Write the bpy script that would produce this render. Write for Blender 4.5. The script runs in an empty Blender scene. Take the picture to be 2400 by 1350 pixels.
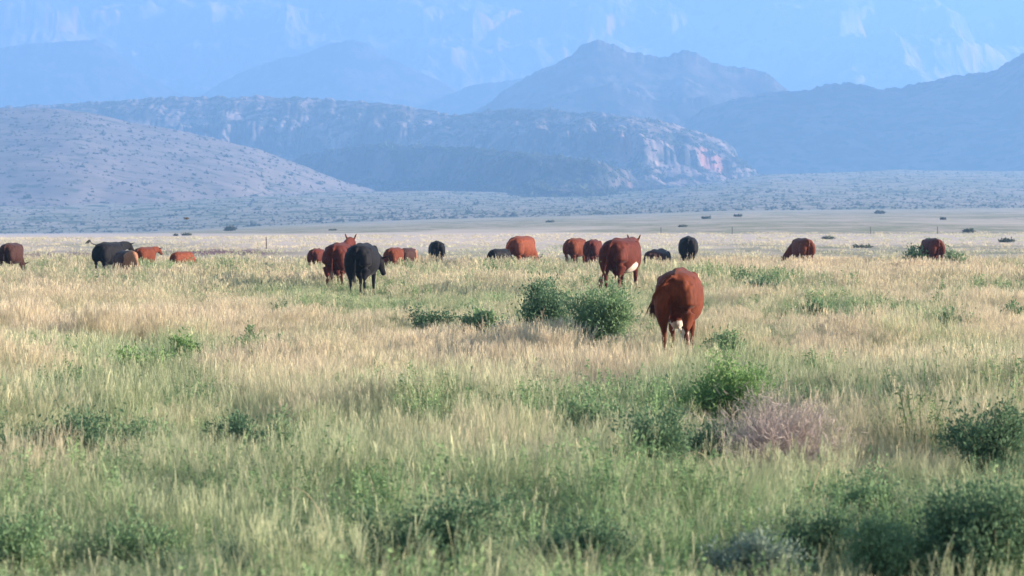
import bpy, bmesh, math, random, zlib
import numpy as np
from mathutils import Vector, Matrix

rnd = random.Random(7)
rng = np.random.default_rng(11)
SC = bpy.context.scene
COL = SC.collection

# ------------------------------------------------------------------ camera
F = 6500.0 / 2400.0          # focal length over sensor width
CAM_H = 2.1
YH = 520.0                   # row of the horizon in the 2400 x 1350 photo
cam_data = bpy.data.cameras.new("camera")
cam = bpy.data.objects.new("camera", cam_data)
COL.objects.link(cam)
cam_data.sensor_width = 36.0
cam_data.lens = 36.0 * F
cam.location = (0, 0, CAM_H)
PITCH = -math.atan((675.0 - YH) / 6500.0)
cam.rotation_euler = (math.pi / 2 + PITCH, 0, 0)
cam_data.clip_start = 0.5
cam_data.clip_end = 40000
cam_data.dof.use_dof = True
cam_data.dof.focus_distance = 55.0
cam_data.dof.aperture_fstop = 5.0
SC.camera = cam

# ------------------------------------------------------------------ sky + sun
SUN_EL = math.radians(14.0)
SUN_AZ = math.radians(90.0)   # clockwise from +Y: far right of the frame
world = bpy.data.worlds.new("World")
SC.world = world
world.use_nodes = True
wn = world.node_tree
wn.nodes.clear()
sky = wn.nodes.new("ShaderNodeTexSky")
sky.sky_type = 'NISHITA'
sky.sun_disc = False
sky.sun_elevation = SUN_EL
sky.sun_rotation = SUN_AZ
sky.air_density = 1.0
sky.dust_density = 1.0
bg = wn.nodes.new("ShaderNodeBackground")
bg.inputs[1].default_value = 0.06
wo = wn.nodes.new("ShaderNodeOutputWorld")
wn.links.new(sky.outputs[0], bg.inputs[0])
wn.links.new(bg.outputs[0], wo.inputs[0])

sun_data = bpy.data.lights.new("sun", 'SUN')
sun_data.energy = 5.0
sun_data.angle = math.radians(0.5)
sun_data.color = (1.0, 0.87, 0.74)
sun = bpy.data.objects.new("sun", sun_data)
COL.objects.link(sun)
to_sun = Vector((math.sin(SUN_AZ) * math.cos(SUN_EL), math.cos(SUN_AZ) * math.cos(SUN_EL), math.sin(SUN_EL)))
sun.rotation_euler = to_sun.to_track_quat('Z', 'Y').to_euler()
sun.location = (60, 0, 60)

SC.view_settings.view_transform = 'Standard'
SC.view_settings.look = 'None'
SC.view_settings.gamma = 1.0
SC.view_settings.exposure = 1.97
SC.cycles.max_bounces = 6
SC.cycles.diffuse_bounces = 3
SC.cycles.transmission_bounces = 3
SC.cycles.volume_bounces = 2
SC.cycles.transparent_max_bounces = 6
SC.cycles.use_denoising = True

# ------------------------------------------------------------------ helpers
def at(px, d):
    """world x of the photo column px at distance d"""
    return (px - 1200.0) / 6500.0 * d

def zpx(py, d):
    """height of the photo row py at distance d"""
    return CAM_H + (YH - py) / 6500.0 * d

def tag(o, label=None, cat=None, group=None, kind=None):
    if label: o["label"] = label
    if cat: o["category"] = cat
    if group: o["group"] = group
    if kind: o["kind"] = kind
    return o

def link(name, me, mat=None, parent=None):
    o = bpy.data.objects.new(name, me)
    if mat is not None:
        me.materials.append(mat)
    COL.objects.link(o)
    if parent is not None:
        o.parent = parent
    return o

def empty(name, loc=(0, 0, 0), rz=0.0):
    o = bpy.data.objects.new(name, None)
    COL.objects.link(o)
    o.location = loc
    o.rotation_euler = (0, 0, rz)
    o.empty_display_size = 0.3
    return o

def mesh_np(name, V, Fq, smooth=False, attrs=None, colors=None):
    V = np.asarray(V, dtype=np.float32)
    Fq = np.asarray(Fq, dtype=np.int32)
    me = bpy.data.meshes.new(name)
    me.vertices.add(len(V))
    me.vertices.foreach_set("co", V.ravel())
    n, k = Fq.shape
    me.loops.add(n * k)
    me.loops.foreach_set("vertex_index", Fq.ravel())
    me.polygons.add(n)
    me.polygons.foreach_set("loop_start", np.arange(0, n * k, k, dtype=np.int32))
    me.update(calc_edges=True)
    me.polygons.foreach_set("use_smooth", np.full(n, smooth))
    if attrs:
        for key, a in attrs.items():
            at_ = me.attributes.new(key, 'FLOAT', 'POINT')
            at_.data.foreach_set("value", np.asarray(a, dtype=np.float32).ravel())
    if colors is not None:
        ca = me.color_attributes.new("coat", 'FLOAT_COLOR', 'POINT')
        c4 = np.ones((len(V), 4), dtype=np.float32)
        c4[:, :3] = colors
        ca.data.foreach_set("color", c4.ravel())
    me.validate()
    me.update()
    return me

def grid_faces(nr, nc):
    i = np.arange(nr - 1)[:, None] * nc + np.arange(nc - 1)[None, :]
    i = i.ravel()
    return np.stack([i, i + 1, i + 1 + nc, i + nc], 1)

# lattice noise
def _hash(ix, iy, seed):
    h = (ix.astype(np.int64) * 374761393 + iy.astype(np.int64) * 668265263 + seed * 2147483647) & 0xffffffff
    h = ((h ^ (h >> 13)) * 1274126177) & 0xffffffff
    h = h ^ (h >> 16)
    return (h & 0xffff) / 65535.0

def vnoise(x, y, seed=0):
    x = np.asarray(x, dtype=np.float64); y = np.asarray(y, dtype=np.float64)
    ix = np.floor(x); iy = np.floor(y)
    fx = x - ix; fy = y - iy
    fx = fx * fx * fx * (fx * (fx * 6 - 15) + 10); fy = fy * fy * fy * (fy * (fy * 6 - 15) + 10)
    a = _hash(ix, iy, seed); b = _hash(ix + 1, iy, seed)
    c = _hash(ix, iy + 1, seed); d = _hash(ix + 1, iy + 1, seed)
    return (a * (1 - fx) + b * fx) * (1 - fy) + (c * (1 - fx) + d * fx) * fy * 1.0

def fbm(x, y, octv=4, seed=0, gain=0.5):
    s = 0.0; amp = 1.0; tot = 0.0
    for k in range(octv):
        s = s + amp * vnoise(x * 2 ** k + 17.3 * k, y * 2 ** k - 9.1 * k, seed + k)
        tot += amp; amp *= gain
    return s / tot

def ridged(x, y, octv=4, seed=0, gain=0.5):
    s = 0.0; amp = 1.0; tot = 0.0
    for k in range(octv):
        n = 1.0 - np.abs(2 * vnoise(x * 2 ** k + 5.7 * k, y * 2 ** k + 3.3 * k, seed + k) - 1)
        s = s + amp * n
        tot += amp; amp *= gain
    return s / tot

def sstep(a, b, x):
    t = np.clip((x - a) / (b - a), 0, 1)
    return t * t * (3 - 2 * t)

# ------------------------------------------------------------------ materials
def new_mat(name):
    m = bpy.data.materials.new(name)
    m.use_nodes = True
    nt = m.node_tree
    nt.nodes.clear()
    out = nt.nodes.new("ShaderNodeOutputMaterial")
    return m, nt, out

def N(nt, t, **kw):
    n = nt.nodes.new(t)
    for k, v in kw.items():
        setattr(n, k, v)
    return n

def mixc(nt, fac, a, b, blend='MIX'):
    n = nt.nodes.new("ShaderNodeMix")
    n.data_type = 'RGBA'; n.blend_type = blend
    for sock, v in ((0, fac), (6, a), (7, b)):
        if isinstance(v, bpy.types.NodeSocket): nt.links.new(v, n.inputs[sock])
        elif sock == 0: n.inputs[0].default_value = v
        else: n.inputs[sock].default_value = (*v, 1)
    return n.outputs[2]

def mth(nt, op, a, b=None, c=None, clamp=False):
    n = nt.nodes.new("ShaderNodeMath"); n.operation = op; n.use_clamp = clamp
    for i, v in enumerate((a, b, c)):
        if v is None: continue
        if isinstance(v, bpy.types.NodeSocket): nt.links.new(v, n.inputs[i])
        else: n.inputs[i].default_value = v
    return n.outputs[0]

def attr(nt, name, kind='GEOMETRY'):
    n = nt.nodes.new("ShaderNodeAttribute")
    n.attribute_name = name; n.attribute_type = kind
    return n

def veg_material(name, green, green2, dry, dry2, transl=0.35):
    """leaf material: 'tint' (per plant) dry/green, 'v' height on the plant, 'br' per blade"""
    m, nt, out = new_mat(name)
    tint = attr(nt, "tint", 'INSTANCER').outputs['Fac']
    rn = attr(nt, "rnd", 'INSTANCER').outputs['Fac']
    v = attr(nt, "v").outputs['Fac']
    br = attr(nt, "br").outputs['Fac']
    g = mixc(nt, rn, green, green2)
    d = mixc(nt, br, dry, dry2)
    k = mth(nt, 'MULTIPLY_ADD', v, 0.55, -0.30)
    k = mth(nt, 'ADD', k, tint)
    k2 = mth(nt, 'MULTIPLY_ADD', br, 0.4, -0.2)
    k = mth(nt, 'ADD', k, k2, clamp=True)
    c = mixc(nt, k, g, d)
    bb = mth(nt, 'MULTIPLY_ADD', br, 0.5, 0.75)
    bb2 = mth(nt, 'MULTIPLY_ADD', rn, 0.3, 0.85)
    bb = mth(nt, 'MULTIPLY', bb, bb2)
    cc = nt.nodes.new("ShaderNodeVectorMath"); cc.operation = 'SCALE'
    nt.links.new(c, cc.inputs[0]); nt.links.new(bb, cc.inputs[3])
    df = nt.nodes.new("ShaderNodeBsdfDiffuse"); tr = nt.nodes.new("ShaderNodeBsdfTranslucent")
    nt.links.new(cc.outputs[0], df.inputs[0]); nt.links.new(cc.outputs[0], tr.inputs[0])
    mx = nt.nodes.new("ShaderNodeMixShader"); mx.inputs[0].default_value = transl
    nt.links.new(df.outputs[0], mx.inputs[1]); nt.links.new(tr.outputs[0], mx.inputs[2])
    nt.links.new(mx.outputs[0], out.inputs[0])
    return m

M_GRASS = veg_material("grass_blades", (0.28, 0.385, 0.195), (0.39, 0.48, 0.265), (0.74, 0.60, 0.46), (0.68, 0.60, 0.40))
M_FORB = veg_material("forb_leaves", (0.19, 0.31, 0.145), (0.29, 0.41, 0.20), (0.30, 0.32, 0.18), (0.26, 0.30, 0.16))

def shrub_material(name, c1, c2, transl=0.3):
    m, nt, out = new_mat(name)
    br = attr(nt, "br").outputs['Fac']
    c = mixc(nt, br, c1, c2)
    df = nt.nodes.new("ShaderNodeBsdfDiffuse"); tr = nt.nodes.new("ShaderNodeBsdfTranslucent")
    nt.links.new(c, df.inputs[0]); nt.links.new(c, tr.inputs[0])
    mx = nt.nodes.new("ShaderNodeMixShader"); mx.inputs[0].default_value = transl
    nt.links.new(df.outputs[0], mx.inputs[1]); nt.links.new(tr.outputs[0], mx.inputs[2])
    nt.links.new(mx.outputs[0], out.inputs[0])
    return m

M_DARK = shrub_material("dark_green_leaves", (0.075, 0.15, 0.09), (0.19, 0.28, 0.155))
M_MID = shrub_material("mid_green_leaves", (0.14, 0.235, 0.12), (0.27, 0.38, 0.20))
M_BRIGHT = shrub_material("bright_green_leaves", (0.15, 0.27, 0.09), (0.29, 0.42, 0.17))
M_SCRUB = shrub_material("desert_scrub_leaves", (0.07, 0.09, 0.06), (0.14, 0.155, 0.11))
M_SAGE = shrub_material("sage_grey_leaves", (0.17, 0.24, 0.19), (0.30, 0.36, 0.29))
M_DEAD = shrub_material("dead_twigs", (0.34, 0.28, 0.26), (0.60, 0.50, 0.46), 0.1)
M_STEM = shrub_material("woody_stems", (0.10, 0.085, 0.055), (0.20, 0.17, 0.11), 0.0)
M_STRAW = shrub_material("straw_stem", (0.50, 0.42, 0.26), (0.62, 0.50, 0.34), 0.2)
M_PLUME = shrub_material("dark_seed_plume", (0.22, 0.21, 0.15), (0.34, 0.31, 0.22), 0.1)
M_PINK = shrub_material("pink_petals", (0.75, 0.20, 0.45), (0.80, 0.30, 0.55), 0.3)

def terrain_material(name, soil, soil2, bush, rock, scale, bush_amount, streak=(1, 1, 1)):
    m, nt, out = new_mat(name)
    geo = nt.nodes.new("ShaderNodeNewGeometry")
    mp = nt.nodes.new("ShaderNodeMapping"); mp.inputs['Scale'].default_value = streak
    nt.links.new(geo.outputs['Position'], mp.inputs[0])
    n1 = N(nt, "ShaderNodeTexNoise"); n1.inputs['Scale'].default_value = scale * 0.38; n1.inputs['Detail'].default_value = 8; n1.inputs['Roughness'].default_value = 0.62
    n2 = N(nt, "ShaderNodeTexNoise"); n2.inputs['Scale'].default_value = scale; n2.inputs['Detail'].default_value = 4
    n2.inputs['Roughness'].default_value = 0.65
    nt.links.new(mp.outputs[0], n1.inputs['Vector']); nt.links.new(mp.outputs[0], n2.inputs['Vector'])
    r1 = N(nt, "ShaderNodeMapRange"); r1.inputs[1].default_value = 0.42; r1.inputs[2].default_value = 0.62
    nt.links.new(n1.outputs[0], r1.inputs[0])
    c = mixc(nt, r1.outputs[0], soil, soil2)
    r2 = N(nt, "ShaderNodeMapRange"); r2.inputs[1].default_value = 0.62 - bush_amount * 0.3; r2.inputs[2].default_value = 0.70 - bush_amount * 0.3
    nt.links.new(n2.outputs[0], r2.inputs[0])
    c = mixc(nt, r2.outputs[0], c, bush)
    cl = attr(nt, "cliff").outputs['Fac']
    n3 = N(nt, "ShaderNodeTexNoise"); n3.inputs['Scale'].default_value = scale * 1.5; n3.inputs['Detail'].default_value = 3
    mp3 = nt.nodes.new("ShaderNodeMapping"); mp3.inputs['Scale'].default_value = (1, 1, 0.15)
    nt.links.new(geo.outputs['Position'], mp3.inputs[0]); nt.links.new(mp3.outputs[0], n3.inputs['Vector'])
    rk = mixc(nt, n3.outputs[0], tuple(v * 0.55 for v in rock), tuple(min(1, v * 1.35) for v in rock))
    c = mixc(nt, cl, c, rk)
    df = nt.nodes.new("ShaderNodeBsdfDiffuse")
    nt.links.new(c, df.inputs[0]); nt.links.new(df.outputs[0], out.inputs[0])
    return m

M_HILL = terrain_material("hill_scrub_soil", (0.06, 0.055, 0.055), (0.34, 0.25, 0.225), (0.03, 0.04, 0.035), (0.36, 0.18, 0.15), 0.05, 0.35)
M_HILL_SHADE = terrain_material("bushy_hill_painted_shade", (0.04, 0.04, 0.045), (0.17, 0.13, 0.12), (0.03, 0.04, 0.03), (0.34, 0.20, 0.165), 0.05, 0.35)  # scrub hill with its shade put into darker soil colours
M_SLOPE = terrain_material("pale_slope_soil", (0.27, 0.215, 0.20), (0.20, 0.17, 0.155), (0.10, 0.11, 0.085), (0.36, 0.215, 0.17), 0.05, 0.22)
M_MOUNT = terrain_material("mountain_rock", (0.09, 0.09, 0.08), (0.50, 0.36, 0.32), (0.06, 0.08, 0.05), (0.62, 0.29, 0.28), 0.02, 0.15)

# ground: grassland colours painted through vertex attributes for the kind of soil
def ground_material():
    m, nt, out = new_mat("plain_ground")
    geo = nt.nodes.new("ShaderNodeNewGeometry")
    apron = attr(nt, "apron").outputs['Fac']      # desert scrub slope beyond the grassland
    pale = attr(nt, "pale").outputs['Fac']        # pale dry grass flat
    bare = attr(nt, "bare").outputs['Fac']        # purple-brown bare soil
    thatch = attr(nt, "thatch").outputs['Fac']    # soil below the tall grass
    def noise(scale, det, st=(1, 1, 1), rough=0.55):
        mp = nt.nodes.new("ShaderNodeMapping"); mp.inputs['Scale'].default_value = st
        n = nt.nodes.new("ShaderNodeTexNoise"); n.inputs['Scale'].default_value = scale
        n.inputs['Detail'].default_value = det; n.inputs['Roughness'].default_value = rough
        nt.links.new(geo.outputs['Position'], mp.inputs[0]); nt.links.new(mp.outputs[0], n.inputs['Vector'])
        return n.outputs[0]
    def ramp(s, a, b):
        r = nt.nodes.new("ShaderNodeMapRange"); r.inputs[1].default_value = a; r.inputs[2].default_value = b
        nt.links.new(s, r.inputs[0]); return r.outputs[0]
    flat = mixc(nt, ramp(noise(0.11, 6, (1, 0.35, 1), 0.62), 0.42, 0.62), (0.29, 0.285, 0.20), (0.48, 0.40, 0.33))
    flat = mixc(nt, ramp(noise(0.6, 4, (1, 0.2, 1), 0.6), 0.58, 0.72), flat, (0.15, 0.18, 0.11))
    flat = mixc(nt, pale, flat, mixc(nt, noise(0.2, 4), (0.50, 0.42, 0.35), (0.74, 0.60, 0.51)))
    flat = mixc(nt, bare, flat, mixc(nt, noise(0.3, 4), (0.17, 0.10, 0.11), (0.26, 0.17, 0.16)))
    scrub = mixc(nt, ramp(noise(0.006, 5), 0.4, 0.6), (0.36, 0.30, 0.24), (0.29, 0.26, 0.19))
    scrub = mixc(nt, ramp(noise(0.06, 4, (1, 0.5, 1), 0.65), 0.50, 0.60), scrub, (0.11, 0.13, 0.075))
    scrub = mixc(nt, ramp(noise(0.09, 3, (1, 0.3, 1), 0.6), 0.66, 0.74), scrub, (0.55, 0.46, 0.38))
    c = mixc(nt, apron, flat, scrub)
    soil = mixc(nt, noise(1.3, 5), (0.13, 0.11, 0.07), (0.22, 0.18, 0.12))
    c = mixc(nt, thatch, c, soil)
    df = nt.nodes.new("ShaderNodeBsdfDiffuse")
    nt.links.new(c, df.inputs[0]); nt.links.new(df.outputs[0], out.inputs[0])
    return m
M_GROUND = ground_material()

# ------------------------------------------------------------------ ground sheet
BX = np.array([-900, 0, 300, 700, 1000, 1400, 1700, 2100, 2400, 3300.0])
BY = np.array([553, 549, 545, 526, 514, 504, 494, 490, 487, 482.0])
BD = np.array([1300, 1300, 1300, 1300, 1320, 1350, 1400, 1450, 1500, 1550.0])
TX = np.array([-900, 0, 600, 1000, 1250, 1500, 1600, 1800, 2100, 2400, 3300.0])
TY = np.array([430, 440, 446, 446, 452, 450, 436, 408, 396, 400, 392.0])
TD = np.array([2300, 2300, 2350, 2400, 2400, 2400, 2500, 2800, 3100, 3100, 3100.0])

def ground_z(x, y):
    x = np.asarray(x, dtype=np.float64); y = np.asarray(y, dtype=np.float64)
    d = np.maximum(y, 1.0)
    X = np.clip(1200 + 6500 * x / np.maximum(d, 8.0), -900, 3300)
    bd = np.interp(X, BX, BD); bz = zpx(np.interp(X, BX, BY), bd)
    td = np.interp(X, TX, TD); tz = zpx(np.interp(X, TX, TY), td)
    near = 0.13 * sstep(50, 68, d) - 0.45 * sstep(112, 165, d) + 0.32 * sstep(200, 380, d)
    near = near + 0.10 * (fbm(x * 0.09, y * 0.09, 2, 41) - 0.5) * (1 - sstep(60, 90, d))
    mid = bz * np.clip((d - 330) / np.maximum(bd - 330, 1), 0, 1)
    z = np.where(d < 330, near, mid)
    k = (d - bd) / (td - bd)
    # concave bajada slope
    ap = bz + (tz - bz) * np.clip(k, 0, 1) ** 1.25
    z = np.where(d > bd, ap, z)
    far = tz + (d - td) * 0.002
    z = np.where(d > td, far, z)
    z = z + np.where(d > bd, sstep(0, 1, k) * 5.0 * (fbm(x * 0.006, y * 0.003, 4, 3) - 0.5), 0)
    return z

rows = np.concatenate([np.linspace(-45, 10, 12), np.geomspace(11, 60, 90)[0:], np.geomspace(61, 700, 190), np.geomspace(704, 3200, 190), np.geomspace(3250, 12400, 30)])
uc = np.concatenate([[-2600], np.linspace(-1, 1, 361), [2600]])
def row_x(y):
    w = min(0.27 * max(y, 25), 2560)
    inner = np.linspace(-1, 1, 361) * w
    outer = np.array([w + (2600 - w) * k for k in (0.08, 0.3, 1.0)])
    return np.concatenate([-outer[::-1], inner, outer])
GX = np.stack([row_x(y) for y in rows]); GY = np.repeat(rows[:, None], GX.shape[1], 1)
GZ = ground_z(GX, GY)
dd = np.maximum(GY, 1.0)
PX = 1200 + 6500 * GX / np.maximum(dd, 8)
PY = YH + (CAM_H - GZ) / dd * 6500
bdist = np.interp(np.clip(PX, -900, 3300), BX, BD)
apron = sstep(0.96, 1.04, dd / bdist + 0.03 * (fbm(GX * 0.02, GY * 0.01, 3, 9) - 0.5))
nz = fbm(GX * 0.02, GY * 0.006, 4, 21)
pale = sstep(200, 240, dd) * sstep(545, 549, PY + 4 * (nz - .5)) * (1 - sstep(562, 578, PY + 14 * (nz - .5))) * 0.95
pale = np.clip(pale + 0.75 * sstep(0.52, 0.66, nz) * sstep(170, 260, dd) * (1 - 0.7 * sstep(400, 800, dd)) * (1 - apron), 0, 1)
def blob(px, py, sx, sy):
    return np.exp(-(((PX - px) / sx) ** 2 + ((PY - py) / sy) ** 2))
nb = 0.6 + 0.8 * fbm(PX * 0.02, PY * 0.12, 3, 5)
bare = np.clip((blob(540, 592, 110, 7.5) * 1.3 + blob(150, 597, 120, 6) * 0.9 + blob(400, 590, 110, 5) * 0.6) * nb, 0, 1)
thatch = 1 - sstep(118, 150, dd)
me = mesh_np("ground", np.stack([GX.ravel(), GY.ravel(), GZ.ravel()], 1), grid_faces(*GX.shape), True,
             {"apron": apron, "pale": pale, "bare": bare, "thatch": thatch})
tag(link("ground", me, M_GROUND), kind="structure")

# ------------------------------------------------------------------ hills
HILLS = []
def hill(name, crest, dist, front, back, profile, rough, gully, mat, rows_f=150, cliff=None, cols=2.2, seed=0, pad=None, base=-60, bump=1.0):
    """a hill whose skyline passes through the photo columns/rows in crest, at distances dist"""
    cx = np.array([c[0] for c in crest], float); cy = np.array([c[1] for c in crest], float)
    dx = np.array([c[0] for c in dist], float); dv = np.array([c[1] for c in dist], float)
    x0, x1 = cx[0], cx[-1]
    X = np.arange(x0, x1 + cols, cols)
    dc = np.interp(X, dx, dv)
    w = 60.0
    dc = np.convolve(np.pad(dc, 12, mode='edge'), np.ones(25) / 25, 'valid')
    zc = CAM_H + (YH - np.interp(X, cx, cy)) / 6500 * dc
    zc = zc + ((fbm(X * 0.02, X * 0 + seed, 4, seed) - 0.5) * 8 + (fbm(X * 0.09, X * 0 + seed, 3, seed + 1) - 0.5) * 7) * rough * (dc / 6500)
    s = np.concatenate([-np.linspace(1, 0, rows_f), np.linspace(0, 1, 14)[1:]])   # -1 front foot .. 0 crest .. 1 back foot
    S = np.repeat(s[:, None], len(X), 1)
    D = dc[None, :] + np.where(S < 0, S * front, S * back)
    XX = (X[None, :] - 1200) / 6500 * D
    px_, pz_ = [p[0] for p in profile], [p[1] for p in profile]
    wig = (fbm(XX * gully[0], D * gully[0] * 0.3, 4, seed + 3) - 0.5)
    colw = (ridged(XX * 0.035, D * 0.006, 3, seed + 15) - 0.55) * (0.12 if cliff else 0.0)
    Sw = np.clip(-S + (wig * gully[2] + colw) * sstep(0, 0.12, -S), 0, 1)
    prof = np.interp(np.where(S < 0, Sw, 0), px_, pz_)
    prof = np.where(S > 0, 1 - 0.9 * S ** 1.5, prof)
    zsm = np.convolve(np.pad(zc, 40, mode='edge'), np.hanning(81) / np.hanning(81).sum(), 'valid')
    wob = (fbm(XX * 0.006 / (dc.mean() / 5000), D * 0.004, 3, seed + 31) - 0.5) * 260
    zw = np.interp(np.clip(X[None, :] + wob * np.abs(S) ** .7, x0, x1), X, zsm)
    kb = sstep(0.0, 0.05, np.abs(S))
    zc = zc[None, :] * (1 - kb) + zw * kb
    Z = base + (zc - base) * prof
    g = 0.5 * (ridged(XX * gully[0], D * gully[0] * 0.5, 4, seed + 7) - 0.6) + 0.9 * (fbm(XX * gully[0] * 2.5 + D * gully[0], D * gully[0] * 2.0, 5, seed + 9, .55) - 0.5)
    Z = Z + g * gully[1] * sstep(0.0, 0.18, np.abs(S)) * (1 - sstep(0.85, 1, np.abs(S)))
    Z = Z + (fbm(XX * gully[0] * 6, D * gully[0] * 6, 3, seed + 12) - 0.5) * gully[1] * 0.12 * bump
    cl = np.zeros_like(Z)
    if cliff:
        for (a, b, xa, xb) in cliff:
            cl = np.maximum(cl, sstep(a - 0.02, a, Sw) * (1 - sstep(b, b + 0.02, Sw)) * sstep(xa - 60, xa + 40, X)[None, :] * (1 - sstep(xb - 20, xb + 20, X))[None, :] * (S < 0))
        col = np.clip((ridged(XX * 0.035, D * 0.006, 3, seed + 15) - 0.52) * 4, 0, 1)
        cl = cl * np.clip(col * 1.2 - 0.1, 0, 1)
    me = mesh_np(name, np.stack([XX.ravel(), D.ravel(), Z.ravel()], 1), grid_faces(*XX.shape), True, {"cliff": cl})
    o = link(name, me, mat)
    tag(o, kind="structure")
    HILLS.append((XX, D, Z, S))
    return o

# near slope on the left
hill("hill", [(-900, 255), (-300, 252), (0, 254), (130, 255), (200, 262), (300, 285), (430, 308), (600, 348), (700, 385), (800, 424), (860, 440), (960, 470)],
     [(-900, 2700), (960, 2600)], 1300, 600, [(0, 1), (0.4, .64), (0.7, .32), (1, 0.0)], 0.3, (0.004, 7, 0.02), M_SLOPE, seed=5)
# bushy ridge behind it, running into a rim of cliffs
hill("hill", [(-900, 262), (-200, 258), (0, 250), (120, 247), (200, 239), (320, 232), (440, 229), (600, 226), (750, 231), (900, 241), (1000, 258), (1060, 268), (1140, 262), (1250, 256), (1400, 265), (1550, 285), (1650, 310), (1705, 335), (1722, 352), (1735, 380), (1800, 420), (1840, 470)],
     [(-900, 3800), (700, 3750), (1000, 3600), (1250, 3400), (1500, 3220), (1700, 3330), (1840, 3450)], 800, 500,
     [(0, 1), (0.25, .70), (0.30, .48), (0.6, .2), (1, 0.0)], 1.2, (0.011, 20, 0.06), M_HILL, seed=11, cliff=[(0.23, 0.31, 1420, 1730)], base=15)
# lower terrace in front
hill("hill", [(560, 470), (640, 400), (720, 362), (850, 338), (1000, 341), (1150, 350), (1300, 366), (1420, 384), (1470, 402), (1492, 418), (1510, 450), (1540, 500)],
     [(560, 3200), (700, 3150), (1000, 2900), (1280, 2560), (1400, 2520), (1540, 2800)], 400, 300,
     [(0, 1), (0.14, .85), (0.24, .42), (0.6, .2), (1, 0.0)], 1.0, (0.014, 11, 0.07), M_HILL_SHADE, seed=23, cliff=[(0.13, 0.25, 1270, 1500)], base=18)
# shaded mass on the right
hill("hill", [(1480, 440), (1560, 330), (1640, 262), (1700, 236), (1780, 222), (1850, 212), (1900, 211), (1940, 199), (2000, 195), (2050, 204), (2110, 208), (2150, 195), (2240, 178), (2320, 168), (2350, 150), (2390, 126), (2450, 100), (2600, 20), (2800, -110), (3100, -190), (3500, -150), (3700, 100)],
     [(1480, 4250), (3700, 4250)], 1100, 600, [(0, 1), (0.12, .85), (0.5, .40), (1, 0.0)], 1.3, (0.004, 30, 0.06), M_HILL_SHADE, seed=37)
# butte in the middle
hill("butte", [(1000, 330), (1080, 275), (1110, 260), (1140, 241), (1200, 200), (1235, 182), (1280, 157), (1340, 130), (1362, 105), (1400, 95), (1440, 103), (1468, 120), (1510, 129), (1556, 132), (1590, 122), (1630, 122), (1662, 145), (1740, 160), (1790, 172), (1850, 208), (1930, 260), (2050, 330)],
     [(1000, 4900), (2050, 4900)], 900, 700, [(0, 1), (0.06, .90), (0.35, .55), (1, 0.0)], 1.3, (0.0045, 50, 0.07), M_HILL_SHADE, seed=51)
# unseen higher hill, added outside the frame to throw shade on the right-hand mass
hill("hill", [(2560, 430), (2640, 160), (2800, -150), (3300, -250), (3650, 0)], [(2560, 3950), (3650, 3950)], 450, 450, [(0, 1), (0.3, .8), (0.7, .4), (1, 0.0)], 0.5, (0.004, 20, 0.06), M_HILL, seed=97, rows_f=40, cols=12)
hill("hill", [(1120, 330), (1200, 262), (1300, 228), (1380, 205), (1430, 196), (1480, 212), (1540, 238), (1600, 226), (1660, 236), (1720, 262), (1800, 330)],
     [(1120, 4550), (1800, 4550)], 500, 420, [(0, 1), (0.08, .90), (0.4, .5), (1, 0.0)], 1.2, (0.006, 30, 0.06), M_HILL_SHADE, seed=57)
# blue hills farther back
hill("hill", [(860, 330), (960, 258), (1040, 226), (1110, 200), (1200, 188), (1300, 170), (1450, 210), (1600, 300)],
     [(860, 6700), (1600, 6700)], 700, 500, [(0, 1), (0.1, .88), (0.5, .4), (1, 0.0)], 0.4, (0.004, 40, 0.06), M_HILL_SHADE, seed=61, rows_f=90)
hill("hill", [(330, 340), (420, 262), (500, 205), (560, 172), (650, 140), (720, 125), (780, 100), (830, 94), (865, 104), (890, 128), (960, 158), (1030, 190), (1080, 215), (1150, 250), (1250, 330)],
     [(330, 7200), (1250, 7200)], 1100, 800, [(0, 1), (0.08, .88), (0.45, .45), (1, 0.0)], 0.5, (0.003, 60, 0.06), M_HILL_SHADE, seed=67, rows_f=110)
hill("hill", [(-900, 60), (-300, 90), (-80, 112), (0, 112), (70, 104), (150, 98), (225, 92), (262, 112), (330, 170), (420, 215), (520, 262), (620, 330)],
     [(-900, 7800), (620, 7800)], 1100, 800, [(0, 1), (0.08, .88), (0.45, .45), (1, 0.0)], 0.5, (0.003, 60, 0.06), M_HILL_SHADE, seed=71, rows_f=110)

# the mountain wall
mx = np.linspace(-0.209, 0.209, 700)
md = np.concatenate([np.linspace(8300, 10800, 420), np.linspace(10830, 12350, 60)])
MD = np.repeat(md[:, None], len(mx), 1); MX = mx[None, :] * MD
t = np.clip((MD - 8300) / 2500, 0, 1)
mz = 150 + 900 * t ** 1.1
rg = ridged(MX * 0.0016, MD * 0.0007, 5, 81, 0.5)
rg2 = ridged(MX * 0.0011 + MD * 0.0009, MD * 0.0008 - MX * 0.0006, 5, 84, 0.5)
mz = mz + ((rg - 0.55) * 300 + (rg2 - 0.55) * 320) * sstep(0, 0.25, t)
step = np.abs(((mz / 150.0) % 1.0))
mz = mz - 150 * (step - sstep(0.45, 0.75, step)) * 0.5 * sstep(0.2, 0.5, t)
mz = mz + (ridged(MX * 0.009, MD * 0.004, 3, 90) - 0.5) * 50 * sstep(0.1, 0.4, t)
mz = np.minimum(mz, 1130)
mz = mz * (1 - 0.6 * sstep(11300, 12350, MD))
cl = sstep(0.35, 0.55, step) * (1 - sstep(0.75, 0.85, step)) * sstep(0.2, 0.5, t) * sstep(0.47, 0.56, fbm(MX * 0.003, MD * 0.002, 4, 95)) * sstep(.62, .78, ridged(MX * 0.013, MD * 0.004, 3, 96))
me = mesh_np("mountain", np.stack([MX.ravel(), MD.ravel(), mz.ravel()], 1), grid_faces(*MX.shape), False, {"cliff": cl})
tag(link("mountain", me, M_MOUNT), kind="structure")

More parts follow.
